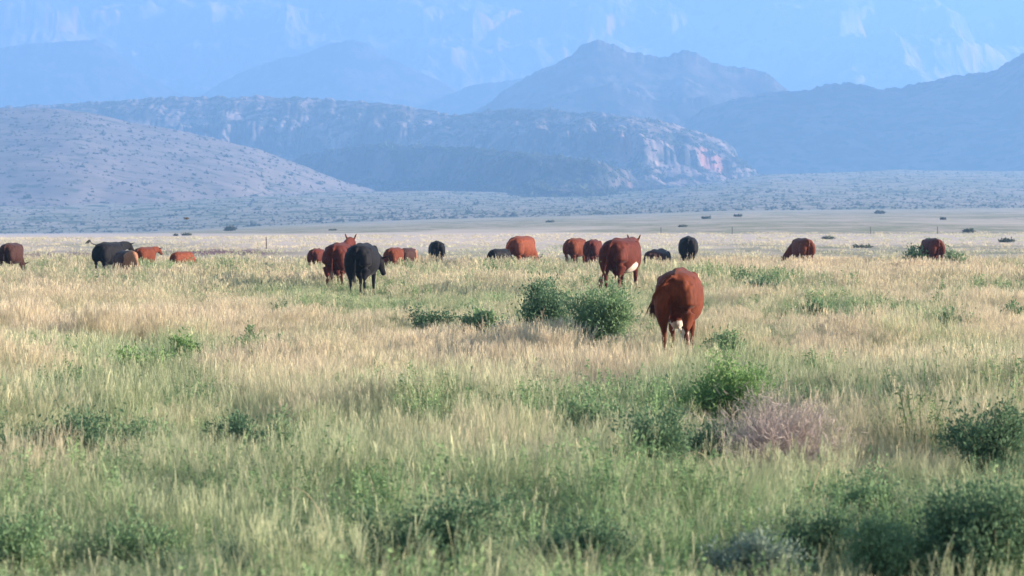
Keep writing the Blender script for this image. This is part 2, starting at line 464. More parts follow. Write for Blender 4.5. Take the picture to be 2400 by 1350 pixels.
# ------------------------------------------------------------------ instancing for uncountable stuff
def points_stuff(name, P, rotz, tilt, scl, idx, tint, protos, mat_label, label, cat):
    """one object: points carrying instances of the prototype tufts"""
    me = bpy.data.meshes.new(name)
    me.vertices.add(len(P))
    me.vertices.foreach_set("co", np.asarray(P, np.float32).ravel())
    def fa(nm, data, typ='FLOAT'):
        a = me.attributes.new(nm, typ, 'POINT')
        if typ == 'FLOAT_VECTOR': a.data.foreach_set("vector", np.asarray(data, np.float32).ravel())
        elif typ == 'INT': a.data.foreach_set("value", np.asarray(data, np.int32))
        else: a.data.foreach_set("value", np.asarray(data, np.float32))
    fa("tint", tint); fa("rnd", rng.random(len(P)))
    fa("rotv", np.stack([tilt[:, 0], tilt[:, 1], rotz], 1), 'FLOAT_VECTOR')
    fa("sclv", scl, 'FLOAT_VECTOR'); fa("pidx", idx, 'INT')
    o = bpy.data.objects.new(name, me)
    COL.objects.link(o)
    pc = bpy.data.collections.new(name + "_tufts")
    for p in protos: pc.objects.link(p)
    ng = bpy.data.node_groups.new(name, 'GeometryNodeTree')
    ng.interface.new_socket("Geometry", in_out='INPUT', socket_type='NodeSocketGeometry')
    ng.interface.new_socket("Geometry", in_out='OUTPUT', socket_type='NodeSocketGeometry')
    gi = ng.nodes.new("NodeGroupInput"); go = ng.nodes.new("NodeGroupOutput")
    ci = ng.nodes.new("GeometryNodeCollectionInfo"); ci.inputs[0].default_value = pc
    ci.inputs[1].default_value = True; ci.inputs[2].default_value = True
    ip = ng.nodes.new("GeometryNodeInstanceOnPoints"); ip.inputs['Pick Instance'].default_value = True
    def na(nm, typ):
        n = ng.nodes.new("GeometryNodeInputNamedAttribute"); n.data_type = typ; n.inputs[0].default_value = nm
        return n.outputs['Attribute']
    ng.links.new(gi.outputs[0], ip.inputs['Points'])
    ng.links.new(ci.outputs[0], ip.inputs['Instance'])
    ng.links.new(na("pidx", 'INT'), ip.inputs['Instance Index'])
    e2r = ng.nodes.new("FunctionNodeEulerToRotation")
    ng.links.new(na("rotv", 'FLOAT_VECTOR'), e2r.inputs[0])
    ng.links.new(e2r.outputs[0], ip.inputs['Rotation'])
    ng.links.new(na("sclv", 'FLOAT_VECTOR'), ip.inputs['Scale'])
    ng.links.new(ip.outputs[0], go.inputs[0])
    mod = o.modifiers.new("tufts", 'NODES'); mod.node_group = ng
    tag(o, label, cat, kind="stuff")
    return o

_pn = [0]
def proto(me, mat):
    _pn[0] += 1
    me.materials.append(mat)
    return bpy.data.objects.new("tuft.%03d" % _pn[0], me)

def blades(n, w, h, spread, lean, segs, r, head=0.0, headw=None, curl=1.0):
    """n curved tapering grass blades, some with a feathery seed head"""
    V = []; Q = []; v_ = []; b_ = []
    for i in range(n):
        a = r.random() * 2 * math.pi
        rr = spread * math.sqrt(r.random())
        bx, by = rr * math.cos(a), rr * math.sin(a)
        hh = h * (0.72 + 0.28 * r.random() ** 0.7)
        la = a + r.uniform(-0.9, 0.9)
        ln = lean * (0.2 + r.random()) * hh
        tw = r.random() * math.pi
        wx, wy = math.cos(tw) * w * 0.5, math.sin(tw) * w * 0.5
        br = r.random()
        has = r.random() < head
        base = len(V)
        for s in range(segs + 1):
            f = s / segs
            ox = bx + math.cos(la) * ln * f ** (1.6 * curl + .2); oy = by + math.sin(la) * ln * f ** (1.6 * curl + .2)
            oz = hh * (f - 0.25 * lean * f * f)
            k = (1 - f) ** 0.6 + 0.05
            if has: k = 0.5
            V.append((ox - wx * k, oy - wy * k, oz)); V.append((ox + wx * k, oy + wy * k, oz))
            v_ += [f, f]; b_ += [br, br]
            if s:
                j = base + 2 * s
                Q.append((j - 2, j - 1, j + 1, j))
        if has:
            tx, ty, tz = ox, oy, oz
            hw = (headw or w * 2.2)
            L = hh * r.uniform(0.22, 0.34)
            for q in range(5):
                al = r.random() * 6.28
                el = r.uniform(0.1, 0.5)
                d = Vector((math.cos(al) * el, math.sin(al) * el, 1)).normalized()
                st = Vector((tx, ty, tz)) - Vector((0, 0, L * r.uniform(0.1, 0.8)))
                sd = Vector((math.cos(al + 1.6), math.sin(al + 1.6), 0)) * hw * 0.35
                e = st + d * L * r.uniform(.4, .8)
                j = len(V)
                V += [tuple(st - sd * .4), tuple(st + sd * .4), tuple(e + sd), tuple(e - sd)]
                v_ += [1.15] * 4; b_ += [br] * 4
                Q.append((j, j + 1, j + 2, j + 3))
    return mesh_np("tuft", V, Q, False, {"v": v_, "br": b_})

def forb(n_st, h, spread, leaf, n_leaf, r):
    """leafy herb: thin stems with many small leaves"""
    V = []; Q = []; v_ = []; b_ = []
    for i in range(n_st):
        a = r.random() * 6.283
        L = h * r.uniform(0.55, 1.0)
        sp = spread * r.random()
        w = 0.0025 + leaf * 0.08
        pts = []
        for s in range(5):
            f = s / 4
            pts.append(Vector((math.cos(a) * sp * f ** 0.8 + r.uniform(-.01, .01), math.sin(a) * sp * f ** 0.8 + r.uniform(-.01, .01), L * f)))
        for s in range(4):
            j = len(V); p, q = pts[s], pts[s + 1]
            V += [(p.x - w, p.y, p.z), (p.x + w, p.y, p.z), (q.x + w * .7, q.y, q.z), (q.x - w * .7, q.y, q.z)]
            v_ += [0.6] * 4; b_ += [0.3] * 4
            Q.append((j, j + 1, j + 2, j + 3))
        for k in range(n_leaf):
            f = r.uniform(0.15, 1.0)
            s = min(3, int(f * 4)); p = pts[s].lerp(pts[s + 1], f * 4 - s)
            dr = Vector((r.gauss(0, 1), r.gauss(0, 1), r.gauss(0.4, .7))).normalized()
            sd = dr.cross(Vector((r.gauss(0, 1), r.gauss(0, 1), r.gauss(0, 1)))).normalized()
            ln = leaf * r.uniform(0.6, 1.5)
            e = p + dr * ln * 1.6
            m_ = p + dr * ln * .8
            j = len(V)
            V += [tuple(p), tuple(m_ + sd * ln * .35), tuple(e), tuple(m_ - sd * ln * .35)]
            br = r.random()
            v_ += [f * 0.7] * 4; b_ += [br] * 4
            Q.append((j, j + 1, j + 2, j + 3))
    return mesh_np("forb", V, Q, False, {"v": v_, "br": b_})

R = random.Random(3)
# ---- what grows where (positions in photo columns and rows of the plant bases, turned into ground distances)
PATCH = [  # px, row, half width px, half height rows, strength (+ dry pink grass, - green growth)
    (90, 720, 130, 16, .9), (250, 790, 280, 28, .7), (480, 770, 260, 30, .6), (700, 800, 240, 26, .5), (650, 930, 110, 45, 1.1),
    (1110, 840, 130, 42, 1.1), (900, 830, 130, 36, .6), (1460, 890, 150, 50, 1.3), (1300, 860, 80, 30, .8), (1960, 830, 120, 50, 1.1), (2330, 800, 130, 45, .9),
    (2120, 700, 300, 20, .7), (1800, 725, 170, 14, .8), (90, 1180, 100, 50, .9), (1190, 1120, 130, 60, .5), (60, 930, 80, 30, .7),
    (200, 632, 240, 8, .5), (600, 640, 300, 8, .3), (2000, 640, 300, 10, .5), (1750, 615, 200, 6, .5), (2000, 870, 200, 40, .5),
    (300, 660, 120, 8, -.6), (420, 650, 90, 10, -.7), (700, 705, 150, 12, -.7), (350, 700, 160, 10, -.5), (1780, 690, 130, 22, -.8), (1620, 680, 160, 14, -.4),
    (1250, 660, 110, 14, -.7), (1370, 640, 80, 10, -.7), (330, 880, 150, 45, -.9), (430, 830, 80, 30, -.9), (620, 820, 90, 24, -.7), (100, 860, 120, 22, -.6),
    (200, 1000, 280, 70, -.8), (560, 1050, 180, 60, -.6), (900, 1000, 200, 60, -.3), (1700, 950, 200, 80, -.9), (1400, 1030, 220, 60, -.6),
    (2250, 850, 150, 40, -.5), (1930, 740, 90, 22, -.9), (2100, 760, 160, 20, -.7), (2300, 720, 120, 20, -.6), (2100, 980, 250, 60, -.4), (1950, 1200, 400, 90, -.7),
    (300, 1300, 400, 90, -.6), (1000, 1290, 350, 90, -.9), (1500, 1300, 350, 80, -.8), (2250, 1250, 250, 110, -.9), (600, 890, 60, 20, .3),
]
def rows_of(d, x, z=0.0):
    return 1200 + 6500 * x / d, YH + 6500 * (CAM_H - z) / d

def dryness(x, y):
    px, py = rows_of(y, x)
    s = 0.40 + (fbm(x * 0.35, y * 0.22, 3, 100) - 0.5) * 1.1 + (fbm(x * 0.08, y * 0.05, 3, 104) - 0.5) * 1.1
    for (a, b, w, h, k) in PATCH:
        s = s + 0.62 * k * np.exp(-(((px - a) / w) ** 2 + ((py - b) / h) ** 2))
    s = s - 0.20 * sstep(900, 1200, py)          # greener near the camera
    s = s + 0.14 * sstep(75, 110, y) - 0.35 * (1 - sstep(15.0, 18.0, y))
    return np.clip(s, 0, 1)

SHRUBS = [
    ("round dense dark green bush, left one of the joined pair beside the nearest cow", 1268, 795, 160, 122, M_DARK, .045, 9000),
    ("looser dark green bush touching the round one, nearer to the nearest cow", 1412, 812, 170, 128, M_MID, .045, 8500),
    ("low dark green bush at the left end of the row of bushes in mid field", 1010, 785, 110, 50, M_DARK, .045, 2600),
    ("low mottled grey-green bush between the small dark one and the round dark bush", 1120, 800, 130, 72, M_MID, .05, 3000),
    ("grey-green straggly bush right at the left foot of the round dark bush", 1190, 815, 80, 60, M_SAGE, .05, 1700),
    ("tall bright green bush below and right of the nearest cow's hooves", 1700, 1005, 215, 150, M_BRIGHT, .032, 7500),
    ("green twiggy bush rising just right of the nearest cow's legs", 1705, 860, 100, 78, M_MID, .036, 3000),
    ("dead pinkish grey bush of bare twigs, only leafless one in the field", 1832, 1110, 270, 180, M_DEAD, .030, 8500),
    ("dark green bush left of the dead twiggy bush", 1540, 1150, 220, 180, M_DARK, .026, 8000),
    ("pale green airy bush up-left of the dark bush beside the dead one", 1400, 1050, 190, 130, M_MID, .030, 4200),
    ("narrow dark green bush squeezed between dead bush and its dark neighbour", 1665, 1110, 110, 120, M_DARK, .026, 3600),
    ("small dark bush alone in the left half of the foreground", 555, 1075, 120, 100, M_DARK, .028, 3800),
    ("thin twiggy bush just right of the small lone dark bush", 665, 1080, 130, 105, M_MID, .028, 2200),
    ("wide low green bush near the left edge, behind the pinkish grass tuft", 150, 1090, 240, 110, M_DARK, .030, 5200),
    ("soft green bush right of the wide low bush at the left edge", 330, 1085, 210, 95, M_MID, .032, 4000),
    ("dark bush cut by the left edge, beside the wide low green bush", -5, 1110, 120, 100, M_DARK, .028, 2600),
    ("bright green bush in the left mid field with a grassy top", 330, 905, 130, 75, M_BRIGHT, .038, 2400),
    ("smaller bright green bush up-right of the other bright one at left", 430, 850, 85, 58, M_BRIGHT, .042, 1500),
    ("slim upright green bush in the left mid field", 585, 835, 36, 62, M_MID, .042, 800),
    ("rounded dull green bush right of the slim upright one", 650, 840, 90, 42, M_MID, .045, 1300),
    ("low olive bush with brownish right side in the right mid field", 1910, 755, 110, 52, M_MID, .055, 1800),
    ("low dark green bush behind and right of the nearest cow", 1790, 708, 90, 44, M_DARK, .06, 1500),
    ("small green bush near the right edge of the mid field", 2375, 765, 80, 44, M_MID, .055, 1200),
    ("wide green clump left of the small bush at the right edge", 2250, 785, 150, 46, M_MID, .055, 1900),
    ("dull green clump in the right mid field between the olive bush and wide clump", 2085, 765, 130, 36, M_DARK, .055, 1400),
    ("dark leafy bush with pale grass stems at the right edge", 2330, 1120, 190, 165, M_DARK, .030, 6000),
    ("large dark green bush filling the bottom right corner", 2340, 1375, 330, 260, M_DARK, .024, 12000),
    ("dark green bush at the bottom just left of the corner bush", 2090, 1370, 190, 130, M_MID, .024, 5200),
    ("grey-green sage bush at the bottom edge right of centre", 1760, 1385, 230, 105, M_SAGE, .022, 6500),
    ("dark bush behind the grey-green sage bush", 1900, 1325, 170, 120, M_DARK, .024, 4200),
    ("dark green bush low at the bottom edge right of the centre", 1340, 1370, 250, 150, M_DARK, .024, 6500),
    ("large dark green bush at the bottom edge left of the centre", 1000, 1385, 330, 210, M_DARK, .024, 9500),
    ("leafy yellow-green plant standing just above the large bottom bush", 870, 1220, 90, 120, M_BRIGHT, .026, 2200),
    ("dark low bush at the bottom between the left corner and the large bush", 640, 1370, 230, 130, M_DARK, .024, 5200),
    ("mid green bush at the bottom left, second from the corner", 330, 1350, 230, 120, M_MID, .024, 4200),
    ("olive green bush in the bottom left corner", 40, 1375, 210, 150, M_MID, .024, 4800),
    ("mid green bush in the lower right, above the dark corner bushes", 2010, 1230, 260, 120, M_MID, .028, 5200),
    ("round green bush on the far rim at the left foot of the rightmost red cow", 2145, 640, 62, 58, M_MID, .09, 1100),
    ("flat green bush on the far rim right of the rightmost red cow", 2235, 637, 72, 52, M_MID, .09, 800),
]
SHRUB_SPOTS = []
for (_l, _px, _row, _w, _h, _m, _lf, _n) in SHRUBS:
    _d = 6500 * CAM_H / (_row - YH)
    if _row > 600: SHRUB_SPOTS.append((at(_px, _d - _h * _d / 6500 * .6), _d - _h * _d / 6500 * 1.2, _w * _d / 6500 * .6, _h * _d / 6500 * 2.4 + .2))
COW_SPOTS = []   # (x, y, radius) where grass is grazed short; filled below
def height_field(x, y):
    h = 0.47 + 0.65 * (fbm(x * 0.30, y * 0.25, 3, 120) - 0.5) + 0.55 * (fbm(x * 0.9, y * 0.9, 2, 125) - 0.5)
    h = h * (1 - 0.30 * sstep(26, 40, y) * (1 - sstep(76, 92, y)))
    for (cx, cy, rx, ry, k) in COW_SPOTS:
        h = h * (1 - k * np.exp(-(((x - cx) / rx) ** 2 + ((y - cy) / ry) ** 2)))
    for (cx, cy, rx, ry) in SHRUB_SPOTS:
        h = h * (1 - 0.62 * np.exp(-(((x - cx) / rx) ** 2 + ((y - cy) / ry) ** 2)))
    h = h * (1 - 0.22 * sstep(80, 96, y))
    h = h * (0.72 + 0.28 * sstep(14.2, 17.0, y))
    return np.clip(h, 0.10, 0.8)
COW_SPOTS += [(at(1595, 40), 39.5, 1.1, 4.0, .50), (at(1460, 70), 69, 1.8, 6, .15), (at(830, 70), 69, 2.2, 6, .20)]

def scatter(d0, d1, dens, wide=1.22):
    """random ground points in the wedge the camera can see (plus a margin), dens per square metre"""
    area = 0.185 * wide * (d1 * d1 - d0 * d0)
    n = int(area * dens)
    d = np.sqrt(rng.uniform(d0 * d0, d1 * d1, n))
    x = rng.uniform(-1, 1, n) * 0.185 * wide * d
    return x, d

def lay(name, x, y, hs, protos, tint, idx, label, wf=1.0, cat="grass"):
    z = ground_z(x, y) - 0.01
    n = len(x)
    scl = np.stack([hs * wf, hs * wf, hs], 1)
    tilt = rng.normal(0, 0.10, (n, 2)); tilt[:, 1] += 0.05
    return points_stuff(name, np.stack([x, y, z], 1), rng.uniform(0, 6.283, n), tilt, scl, idx, tint, protos, None, label, cat)

# prototypes are 1 m tall, scaled by the local height
def grass_set(n, w, segs, spread, k):
    a = [proto(blades(n, w, 1.0, spread, 0.35, segs, R, head=0.5 if w > .01 else 0.22, headw=w * 1.3), M_GRASS) for _ in range(k)]
    b = [proto(blades(n, w * 1.3, 1.0, spread, 0.85, segs, R, head=0.06), M_GRASS) for _ in range(k)]
    return a + b

K = 4
def grass_layer(d0, d1, dens, n, w, segs, spread, name, label):
    x, y = scatter(d0, d1, dens)
    dr = dryness(x, y); hs = height_field(x, y) * rng.uniform(0.75, 1.3, len(x))
    ps = grass_set(n, w, segs, spread, K)
    tuss = rng.random(len(x)) < (0.25 + 0.6 * dr)
    idx = np.where(tuss, 0, K) + rng.integers(0, K, len(x))
    hs = np.where(tuss, hs * 1.08, hs * 0.95)
    lay(name, x, y, hs, ps, np.clip(dr + rng.normal(0, .13, len(x)), 0, 1), idx, label)

grass_layer(11.5, 34, 20, 60, 0.0055, 4, 0.24, "grass", "knee-high mixed green and straw grass filling the foreground of the pasture")
grass_layer(34, 70, 9, 40, 0.012, 3, 0.32, "grass", "pale pinkish and green grass around the nearest cows")
grass_layer(70, 122, 4.6, 34, 0.022, 3, 0.48, "grass", "tan grass along the far rim of the pasture hiding the herd's legs")
# tall arching tussocks standing over the rest
x, y = scatter(13.5, 60, 2.0)
kk = rng.random(len(x)) < sstep(0.40, 0.62, fbm(x * 0.4 + 9, y * 0.25, 3, 210)) * (1 - .5 * sstep(34, 50, y))
x, y = x[kk], y[kk]
dr = dryness(x, y); hs = np.clip(height_field(x, y) * rng.uniform(1.2, 1.75, len(x)), .2, .85)
ps = [proto(blades(150, 0.0065, 1.0, 0.13, 0.9, 6, R, head=0.10, headw=.01), M_GRASS) for _ in range(3)] + [proto(blades(150, 0.006, 1.0, 0.16, 0.6, 6, R, head=0.5, headw=.010), M_GRASS) for _ in range(3)]
lay("grass", x, y, hs, ps, np.clip(dr + rng.normal(0, .2, len(x)), 0, 1), np.where(rng.random(len(x)) < .3 + .4 * dr, 3, 0) + rng.integers(0, 3, len(x)), "tall arching grass tussocks standing above the shorter grass")
x, y = scatter(122, 400, 0.09, 1.15)
sel = y < np.interp(1200 + 6500 * x / y, BX, BD) * 0.95
x, y = x[sel], y[sel]
ps = [proto(blades(30, 0.09, 1.0, 1.4, 0.6, 2, R), M_GRASS) for _ in range(4)]
nn = len(x)
dr = np.clip(fbm(x * 0.03, y * 0.012, 3, 140) * 1.4 - 0.05 + 0.3 * sstep(200, 280, y), 0, 1)
lay("grass", x, y, rng.uniform(0.14, 0.30, nn), ps, dr, rng.integers(0, 4, nn), "short sparse grass on the pale flat beyond the herd", wf=2.2)

# leafy forbs between the grass
def forb_layer(d0, d1, dens, ns, leaf, nl, label):
    x, y = scatter(d0, d1, dens)
    dr = dryness(x, y)
    keep = rng.random(len(x)) < np.clip(1.15 - 1.7 * dr, 0.03, 1) * sstep(0.38, 0.58, fbm(x * 0.5, y * 0.4, 3, 160))
    x, y, dr = x[keep], y[keep], dr[keep]
    ps = [proto(forb(ns, 1.0, 0.55, leaf, nl, R), M_FORB) for _ in range(5)]
    hs = np.clip(height_field(x, y) * rng.uniform(.8, 1.3, len(x)), .1, .8)
    lay("weeds", x, y, hs, ps, dr * 0.6, rng.integers(0, 5, len(x)), label, cat="weeds")
forb_layer(11.5, 34, 12, 12, 0.030, 30, "small leafy green weeds mixed into the foreground grass")
forb_layer(34, 112, 5.0, 12, 0.055, 20, "blurry green weeds scattered through the middle of the pasture")

# ------------------------------------------------------------------ shrubs (each one a thing)
def shrub(label, px, base_row, w_px, h_px, mat, leaf=0.03, n=5200, twigs=34, group=None, name="shrub", cat="shrub", gappy=0.5, seed=None):
    r = random.Random(seed if seed is not None else zlib.crc32(label.encode()) % 9973)
    d = 6500 * CAM_H / (base_row - YH)
    x = at(px, d); z = float(ground_z(x, d))
    s = d / 6500.0
    if base_row > 900: w_px *= 1.22; h_px *= 1.08
    W = w_px * s * 0.5; Hh = h_px * s
    root = empty(name, (x, d, z), r.random() * 6.28)
    tag(root, label, cat, group)
    # stems
    V = []; Q = []; b_ = []; tips = []
    if mat is M_DEAD: twigs = 70
    lobes = []
    for i in range(5 if W > .25 else 3):
        a = i * 2.4 + r.uniform(-.5, .5); q = 0.75 * math.sqrt((i + .35) / 5)
        lobes.append((math.cos(a) * q * W, math.sin(a) * q * W, r.uniform(.38, .60) * W, r.uniform(.6, 1.0)))
    lobes[0] = lobes[0][:3] + (1.0,)
    for i in range(twigs):
        a = r.random() * 6.283; el = r.random() ** 0.6
        lx, ly, lr, lh = lobes[i % len(lobes)]
        tip = Vector((lx + math.cos(a) * lr * el, ly + math.sin(a) * lr * el, Hh * lh * (1.0 - 0.45 * el ** 2) * r.uniform(.7, 1.12)))
        mid = Vector((tip.x * .35, tip.y * .35, tip.z * .5))
        base = Vector((math.cos(a) * .06 * W, math.sin(a) * .06 * W, -.03))
        tips.append((base, mid, tip))
        prev = base
        tw = max(0.006, 0.0009 * d * .2) * (1.0)
        for (p, q, w0, w1) in ((base, mid, tw, tw * .7), (mid, tip, tw * .7, tw * .3)):
            ax = (q - p).normalized(); u = ax.cross(Vector((.3, .2, 1))).normalized(); v2 = ax.cross(u)
            j = len(V)
            for (c, ww) in ((p, w0), (q, w1)):
                for k in range(3):
                    an = k * 2.094
                    V.append(tuple(c + (u * math.cos(an) + v2 * math.sin(an)) * ww)); b_.append(r.random())
            for k in range(3):
                k2 = (k + 1) % 3
                Q.append((j + k, j + k2, j + 3 + k2, j + 3 + k))
    n = int(n * 1.7); leaf = leaf * 0.74
    link("stems", mesh_np("stems", V, Q, True, {"br": b_}), M_STEM if mat is not M_DEAD else M_DEAD, root)
    # foliage: leaves clumped round the twigs
    clumps = []
    for (b0, m0, t0) in tips:
        for k in range(5):
            f = r.uniform(0.25, 1.05)
            p = b0.lerp(m0, f * 2) if f < .5 else m0.lerp(t0, f * 2 - 1)
            clumps.append((p + Vector((r.gauss(0, .09) * W, r.gauss(0, .09) * W, r.gauss(0, .06) * Hh)), r.uniform(.10, .24) * (W + Hh) * .5 * (1.2 - gappy * .6), r.random()))
    cl = np.array([(c[0].x, c[0].y, c[0].z) for c in clumps]); cr = np.array([c[1] for c in clumps]); cb = np.array([c[2] for c in clumps])
    g = np.random.default_rng(r.randint(0, 99999))
    ci = g.integers(0, len(cl), n)
    P = cl[ci] + g.normal(0, 1, (n, 3)) * cr[ci][:, None] * 0.72 * g.lognormal(0, .35, (n, 1))
    P[:, 2] = np.abs(P[:, 2])
    dirv = g.normal(0, 1, (n, 3)); dirv[:, 2] += .5
    dirv += P / max(W, .1) * .6
    dirv /= np.linalg.norm(dirv, axis=1)[:, None]
    sd = np.cross(dirv, g.normal(0, 1, (n, 3))); sd /= np.linalg.norm(sd, axis=1)[:, None]
    L = leaf * g.uniform(.6, 1.5, n)[:, None]
    asp = 0.33 if mat is not M_DEAD else 0.03
    if mat is M_DEAD: L = L * 2.6
    v0 = P; v1 = P + dirv * L * .8 + sd * L * asp; v2 = P + dirv * L * 1.6; v3 = P + dirv * L * .8 - sd * L * asp
    VV = np.stack([v0, v1, v2, v3], 1).reshape(-1, 3)
    br = np.repeat(np.clip(cb[ci] * .6 + g.random(n) * .4, 0, 1), 4)
    FQ = np.arange(n * 4).reshape(-1, 4)
    link("twigs" if mat is M_DEAD else "foliage", mesh_np("foliage", VV, FQ, False, {"br": br}), mat, root)
    return root

for (lb, px, row, w, h, m, lf, n) in SHRUBS:
    shrub(lb, px, row, w, h, m, leaf=lf, n=n)

# small dark bushes dotted on the distant plain: thin blobs of leaves, one thing each
FARB = [(540, 541, 22, 9, "dark bush on the distant plain right below the start of the blue slope at left"),
        (438, 552, 24, 5, "flat dark bush on the pale flat under the flying bird"),
        (412, 553, 10, 4, "tiny dark bush beside the flat one under the flying bird"),
        (1655, 513, 22, 5, "small dark bush high on the distant plain above the black rear-view cow"),
        (1730, 508, 20, 5, "dark streak of bush on the distant plain right of the one above the black cow"),
        (2062, 501, 26, 6, "long dark bush high on the distant plain left of the rightmost cow"),
        (2210, 515, 12, 5, "small round dark bush on the distant plain above the rightmost cow"),
        (2270, 545, 30, 7, "dark bush on the plain up-right of the rightmost cow"),
        (1290, 521, 22, 4, "flat dark bush on the plain above the orange cow"),
        (1600, 532, 22, 4, "flat dark bush on the plain right above the black rear-view cow's back"),
        (1940, 561, 32, 6, "dark flat bush on the flat up-right of the rounded red cow"),
        (2020, 581, 48, 6, "long dark bush lying low on the flat between the two rightmost cows"),
        (2360, 568, 40, 8, "dark wide bush on the flat at the far right"),
        (780, 540, 20, 3, "thin dark bush just above the raised ears of the brown cow")]
def far_bush(px, row, w, h, label):
    # find where the ground shows at this row of the photo
    ds = np.geomspace(125, 2200, 900)
    xs = at(px, ds); zs = ground_z(xs, ds)
    rws = YH + 6500 * (CAM_H - zs) / ds
    k = np.argmin(np.abs(rws - row)); d = float(ds[k])
    x = at(px, d); z = float(zs[k]); s = d / 6500
    r = np.random.default_rng(int(px))
    n = 260
    u = r.normal(0, 1, (n, 3)); u /= np.linalg.norm(u, axis=1)[:, None]
    P = u * np.array([w * s * .5, w * s * .4, h * s * .55]) * r.uniform(.4, 1, (n, 1)) ** .5
    P[:, 2] += h * s * .45
    P[:, 2] = np.maximum(P[:, 2], 0)
    L = max(h * s * .35, .1)
    a = r.normal(0, L, (n, 3)); b = r.normal(0, L, (n, 3)) * .6
    V = np.stack([P, P + a, P + a + b, P + b], 1).reshape(-1, 3)
    me = mesh_np("shrub", V, np.arange(n * 4).reshape(-1, 4), False, {"br": np.repeat(r.random(n), 4)})
    o = link("shrub", me, M_SCRUB); o.location = (x, d, z)
    tag(o, label, "shrub", "bushes dotted over the distant plain")
for f in FARB:
    far_bush(*f)

# scrub covering the slopes: nobody could count it
def scrub_points():
    P = []
    n = 11000
    X = rng.uniform(-300, 2700, n); 
    bd = np.interp(X, BX, BD)
    d = bd * (3100 / bd) ** rng.random(n)
    keep = rng.random(n) < 0.85
    X, d = X[keep], d[keep]
    x = at(X, d)
    z = ground_z(x, d)
    P.append(np.stack([x, d, z], 1))
    for hi in (0, 1, 2):
        XX, D, Z, S = HILLS[hi]
        m = (5000, 8000, 3000)[hi]
        i = rng.integers(0, XX.shape[0] - 15, m); j = rng.integers(0, XX.shape[1], m)
        P.append(np.stack([XX[i, j], D[i, j], Z[i, j]], 1))
    return np.concatenate(P)
SP = scrub_points()
sb = []
for k in range(4):
    g = np.random.default_rng(50 + k)
    n = 46
    u = g.normal(0, 1, (n, 3)); u /= np.linalg.norm(u, axis=1)[:, None]; u[:, 2] = np.abs(u[:, 2])
    Pp = u * g.uniform(.4, .9, (n, 1))
    a = g.normal(0, .35, (n, 3)); b = g.normal(0, .35, (n, 3))
    V = np.stack([Pp, Pp + a, Pp + a + b, Pp + b], 1).reshape(-1, 3)
    sb.append(proto(mesh_np("bush", V, np.arange(n * 4).reshape(-1, 4), False, {"br": np.repeat(g.random(n), 4)}), M_SCRUB))
nn = len(SP); ss = rng.lognormal(0.0, 0.45, nn) * np.where(np.arange(nn) < 9300, 0.45, np.where(np.arange(nn) < 14300, 0.8, 1.5))
points_stuff("scrub", SP, rng.uniform(0, 6.28, nn), np.zeros((nn, 2)), np.stack([ss, ss, ss * .8], 1), rng.integers(0, 4, nn),
             np.zeros(nn), sb, None, "dark desert scrub dotted over the blue slopes and ridges behind the plain", "scrub")

# ------------------------------------------------------------------ cattle
def tube(bm, pts, seg=14, pw=1.0):
    """closed loft; pts = (pos, half width, half height) ; rings are set across the path"""
    n = len(pts); rings = []
    P = [Vector(p[0]) for p in pts]
    for i in range(n):
        t_ = (P[min(i + 1, n - 1)] - P[max(i - 1, 0)]).normalized()
        side = Vector((0, 0, 1)).cross(t_)
        if side.length < 0.2: side = Vector((0, 1, 0)) - t_ * t_.y
        side.normalize(); up = t_.cross(side).normalized()
        rw, rh = pts[i][1], pts[i][2]
        rings.append([bm.verts.new(P[i] + side * (math.copysign(abs(math.cos(a)) ** pw, math.cos(a))) * rw + up * (math.copysign(abs(math.sin(a)) ** pw, math.sin(a))) * rh) for a in [k * 2 * math.pi / seg for k in range(seg)]])
    for i in range(n - 1):
        for k in range(seg):
            k2 = (k + 1) % seg
            bm.faces.new((rings[i][k], rings[i][k2], rings[i + 1][k2], rings[i + 1][k]))
    bm.faces.new(list(reversed(rings[0]))); bm.faces.new(rings[-1])

def blob3(bm, c, r, seg=12):
    g = bmesh.ops.create_uvsphere(bm, u_segments=seg, v_segments=8, radius=1.0)
    for v in g['verts']:
        v.co = Vector((v.co.x * r[0], v.co.y * r[1], v.co.z * r[2])) + Vector(c)

RED = (0.125, 0.028, 0.010); DEEP = (0.095, 0.019, 0.011); ORANGE = (0.185, 0.047, 0.022); BROWN = (0.05, 0.020, 0.015); BLACK = (0.008, 0.007, 0.009); TAN = (0.32, 0.15, 0.085)
WHITE = (0.62, 0.54, 0.48)

